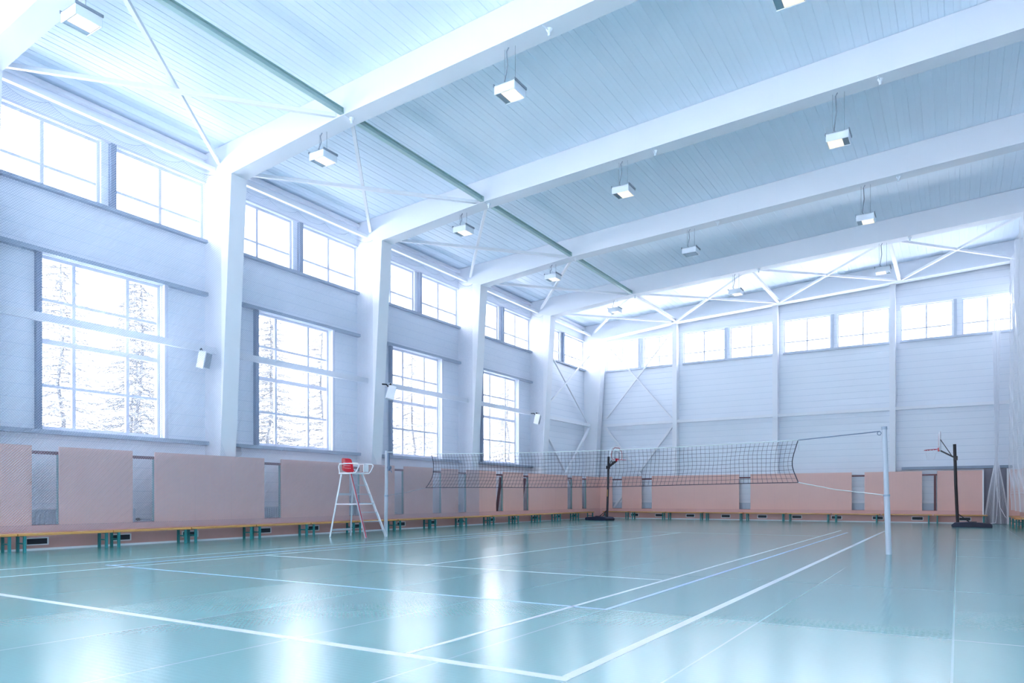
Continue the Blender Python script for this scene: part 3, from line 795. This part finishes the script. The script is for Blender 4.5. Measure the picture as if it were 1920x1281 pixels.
for i in (2, 3, 4):
    draped('safety_net', YK[i]+COLW+.02, YK[i+1]-.02, 10.06, .42, xleft, 'fine white safety net with a scalloped top, ' + NL[i])
draped('safety_net', YK[5]+COLW+.02, YK[6]-.02, 10.06, 2.6, xleft, 'fine white safety net with a scalloped top, ' + NL[5], cell=.06)
# net over the right wall and the tail gathered over the doorway
def xright(z, y): return 19.72 + .05*math.sin(2.6*y+.4*z) + .15*max(0, 2.6-z)**1.2*.3
draped('safety_net', 28.5, 35.9, 10.4, .62, xright, 'white safety net hanging along the right wall at the picture edge', cell=.07, r=.003, scal=False, m='curtain')
g = thing('gathered_net', 'white net bunched like a curtain across the grey doorway', 'net', (19.3, 36.55, 0))
mb = MB()
for k in range(46):
    t = -1+2*k/45
    th = Vector((.10+.06*t, .03*math.sin(9*t), 9.6)); 
    pts = []
    for q in range(15):
        f = q/14; z = 9.6*(1-f)
        if z > 2.6: x = .02+.05*t + .12*(z-2.6)/7*t; 
        else:
            h = (2.6-z)/2.6
            x = .02+.05*t + (t*.46)*h**.8 + .03*math.sin(11*t)*h
        pts.append((x, .05*math.sin(13*t+2*f)-.02, max(z, .02)))
    mb.tube(pts, .0035, 3, False)
tag(mb.build('strands', M['curtain'], g), kind='stuff')
MB().tube([(.0,-.06,2.5),(.03,-.07,1.7),(.06,-.07,1.2),(.12,-.07,.75),(.3,-.06,.35),(.5,-.05,.1)], .012, 6).build('hem_rope', M['curtain'], g)
MB().tube([(-.02,-.06,2.5),(.0,-.07,1.6),(.04,-.07,1.0),(.02,-.07,.4),(-.02,-.06,.06),(-.25,-.05,.03)], .012, 6).build('hem_rope', M['curtain'], g)

# ------------------------------------------------------------------ outside
o = MB().box(-150, -.3, -60, 120, -.5, -.3).build('snow_ground', M['snow']); tag(o, 'snow covered ground outside the windows', 'ground', kind='structure')
o = MB().box(-.3, 60, L+.3, 120, -.5, -.3).build('snow_ground', M['snow']); tag(o, 'snow covered ground beyond the far wall', 'ground', kind='structure')
o = MB().box(-.3, 60, -60, YB-.3, -.5, -.3).build('snow_ground', M['snow']); tag(o, 'snow covered ground behind the viewer', 'ground', kind='structure')
def tree_mesh(seed):
    rnd = random.Random(seed); br = MB(); tr = MB()
    H = 9.5+rnd.random()*2
    tp = [(0,0,-.4)]
    for k in range(1, 9): tp.append((rnd.uniform(-.12,.12), rnd.uniform(-.12,.12), H*k/8))
    tr.tube(tp, .10, 7, True, False, .02)
    n = 150
    for k in range(n):
        z = 1.2 + (H-1.4)*k/n; a = k*2.4+rnd.random()
        ln = (2.3*(1-z/H)+.35)*rnd.uniform(.7,1.15)
        c = Vector((0,0,z)); dirv = Vector((math.cos(a), math.sin(a), rnd.uniform(-.25,.1)))
        tip = c + dirv*ln; mid = c + dirv*ln*.5 + Vector((0,0,.06))
        br.tube([c, mid, tip], .022, 4, False, False, .008)
        for q in range(10):
            f = .2+.75*q/10; p0 = c.lerp(tip, f)
            b2 = Vector((math.cos(a+(1 if q%2 else -1)*rnd.uniform(.5,1.1)), math.sin(a+(1 if q%2 else -1)*rnd.uniform(.5,1.1)), rnd.uniform(-.5,-.05)))
            br.tube([p0, p0+b2*ln*.34*rnd.uniform(.6,1.3)], .020, 3, False, False, .008)
    return tr, br
TP = [(-6.5,14.5),(-8.5,19.),(-7.,23.5),(-9.,28.),(-7.5,33.),(-10,37.5),(-8.5,42.),(-11.,24.),(-12.,47.),(-7.2,17.),(-7.8,21.2),(-8.2,25.8),(-7.4,30.4),(-6.8,12.),(-9.5,16.),(-10.5,31.)]
t0 = None
for q, (x, y) in enumerate(TP):
    lab = 'frosted bare tree outside the left windows, %s from the left' % ORD[q]
    if t0 is None:
        t0 = thing('snowy_tree', lab, 'tree', (x, y, 0), 0, 'trees outside the windows')
        tr, br = tree_mesh(3); tr.build('trunk', M['bark'], t0); br.build('branches', M['bark'], t0)
    else:
        dup(t0, (x, y, -.1*(q % 3)), q*1.3, lab)

# ------------------------------------------------------------------ light
SKY = 3.2
w = bpy.data.worlds.new('World'); bpy.context.scene.world = w; w.use_nodes = True
bg = w.node_tree.nodes['Background']; bg.inputs['Color'].default_value = (.98,.965,1,1); bg.inputs['Strength'].default_value = SKY
sl = bpy.data.lights.new('sun', 'SUN'); sl.energy = 12; sl.angle = .01; sl.color = (1,.98,.95)
so_ = bpy.data.objects.new('sun', sl); C.objects.link(so_); so_.rotation_euler = (0, math.radians(30), 0); so_.location = (30, 15, 40)
def portal(name, loc, rot, sx, sy):
    l = bpy.data.lights.new(name, 'AREA'); l.shape = 'RECTANGLE'; l.size = sx; l.size_y = sy; l.cycles.is_portal = True
    o = bpy.data.objects.new(name, l); C.objects.link(o); o.location = loc; o.rotation_euler = rot
y0, y1 = YK[0], YK[7]
portal('daylight_high_left', (-.31, (y0+y1)/2, sum(CLE)/2), (0, -PI/2, 0), CLE[1]-CLE[0], y1-y0)
ya, yb_ = big(0)[0], big(5)[1]
portal('daylight_large_left', (-.31, (ya+yb_)/2, sum(BIG)/2), (0, -PI/2, 0), BIG[1]-BIG[0], yb_-ya)
portal('daylight_added_back', (10.4, YB-.31, sum(BIG)/2), (PI/2, 0, 0), 18.2, BIG[1]-BIG[0])  # belongs to the added fill windows
portal('daylight_far', (10.5, L+.31, sum(CLEE)/2), (-PI/2, 0, 0), 19.2, CLEE[1]-CLEE[0])
portal('daylight_back', (10.5, YB-.31, sum(CLEE)/2), (PI/2, 0, 0), 19.2, CLEE[1]-CLEE[0])

# ------------------------------------------------------------------ camera
cd = bpy.data.cameras.new('camera'); cam = bpy.data.objects.new('camera', cd); C.objects.link(cam)
f, psi, cx, h, v0, eps = 1343.2273, .5568, 17.9286, 1.1406, 933.5919, -.0009
cd.sensor_width = 36; cd.lens = f/1920*36; cd.shift_y = (v0-640.5)/1920
cd.clip_end = 300
cam.location = (cx, 0, h); cam.rotation_euler = (PI/2, -eps, psi)
sc = bpy.context.scene; sc.camera = cam
sc.view_settings.view_transform = 'Standard'; sc.view_settings.look = 'None'; sc.view_settings.gamma = 1; sc.view_settings.exposure = 1.8
sc.view_settings.use_curve_mapping = False
sc.cycles.use_denoising = True
sc.cycles.max_bounces = 10; sc.cycles.diffuse_bounces = 8; sc.cycles.transparent_max_bounces = 16
sc.cycles.sample_clamp_indirect = 6
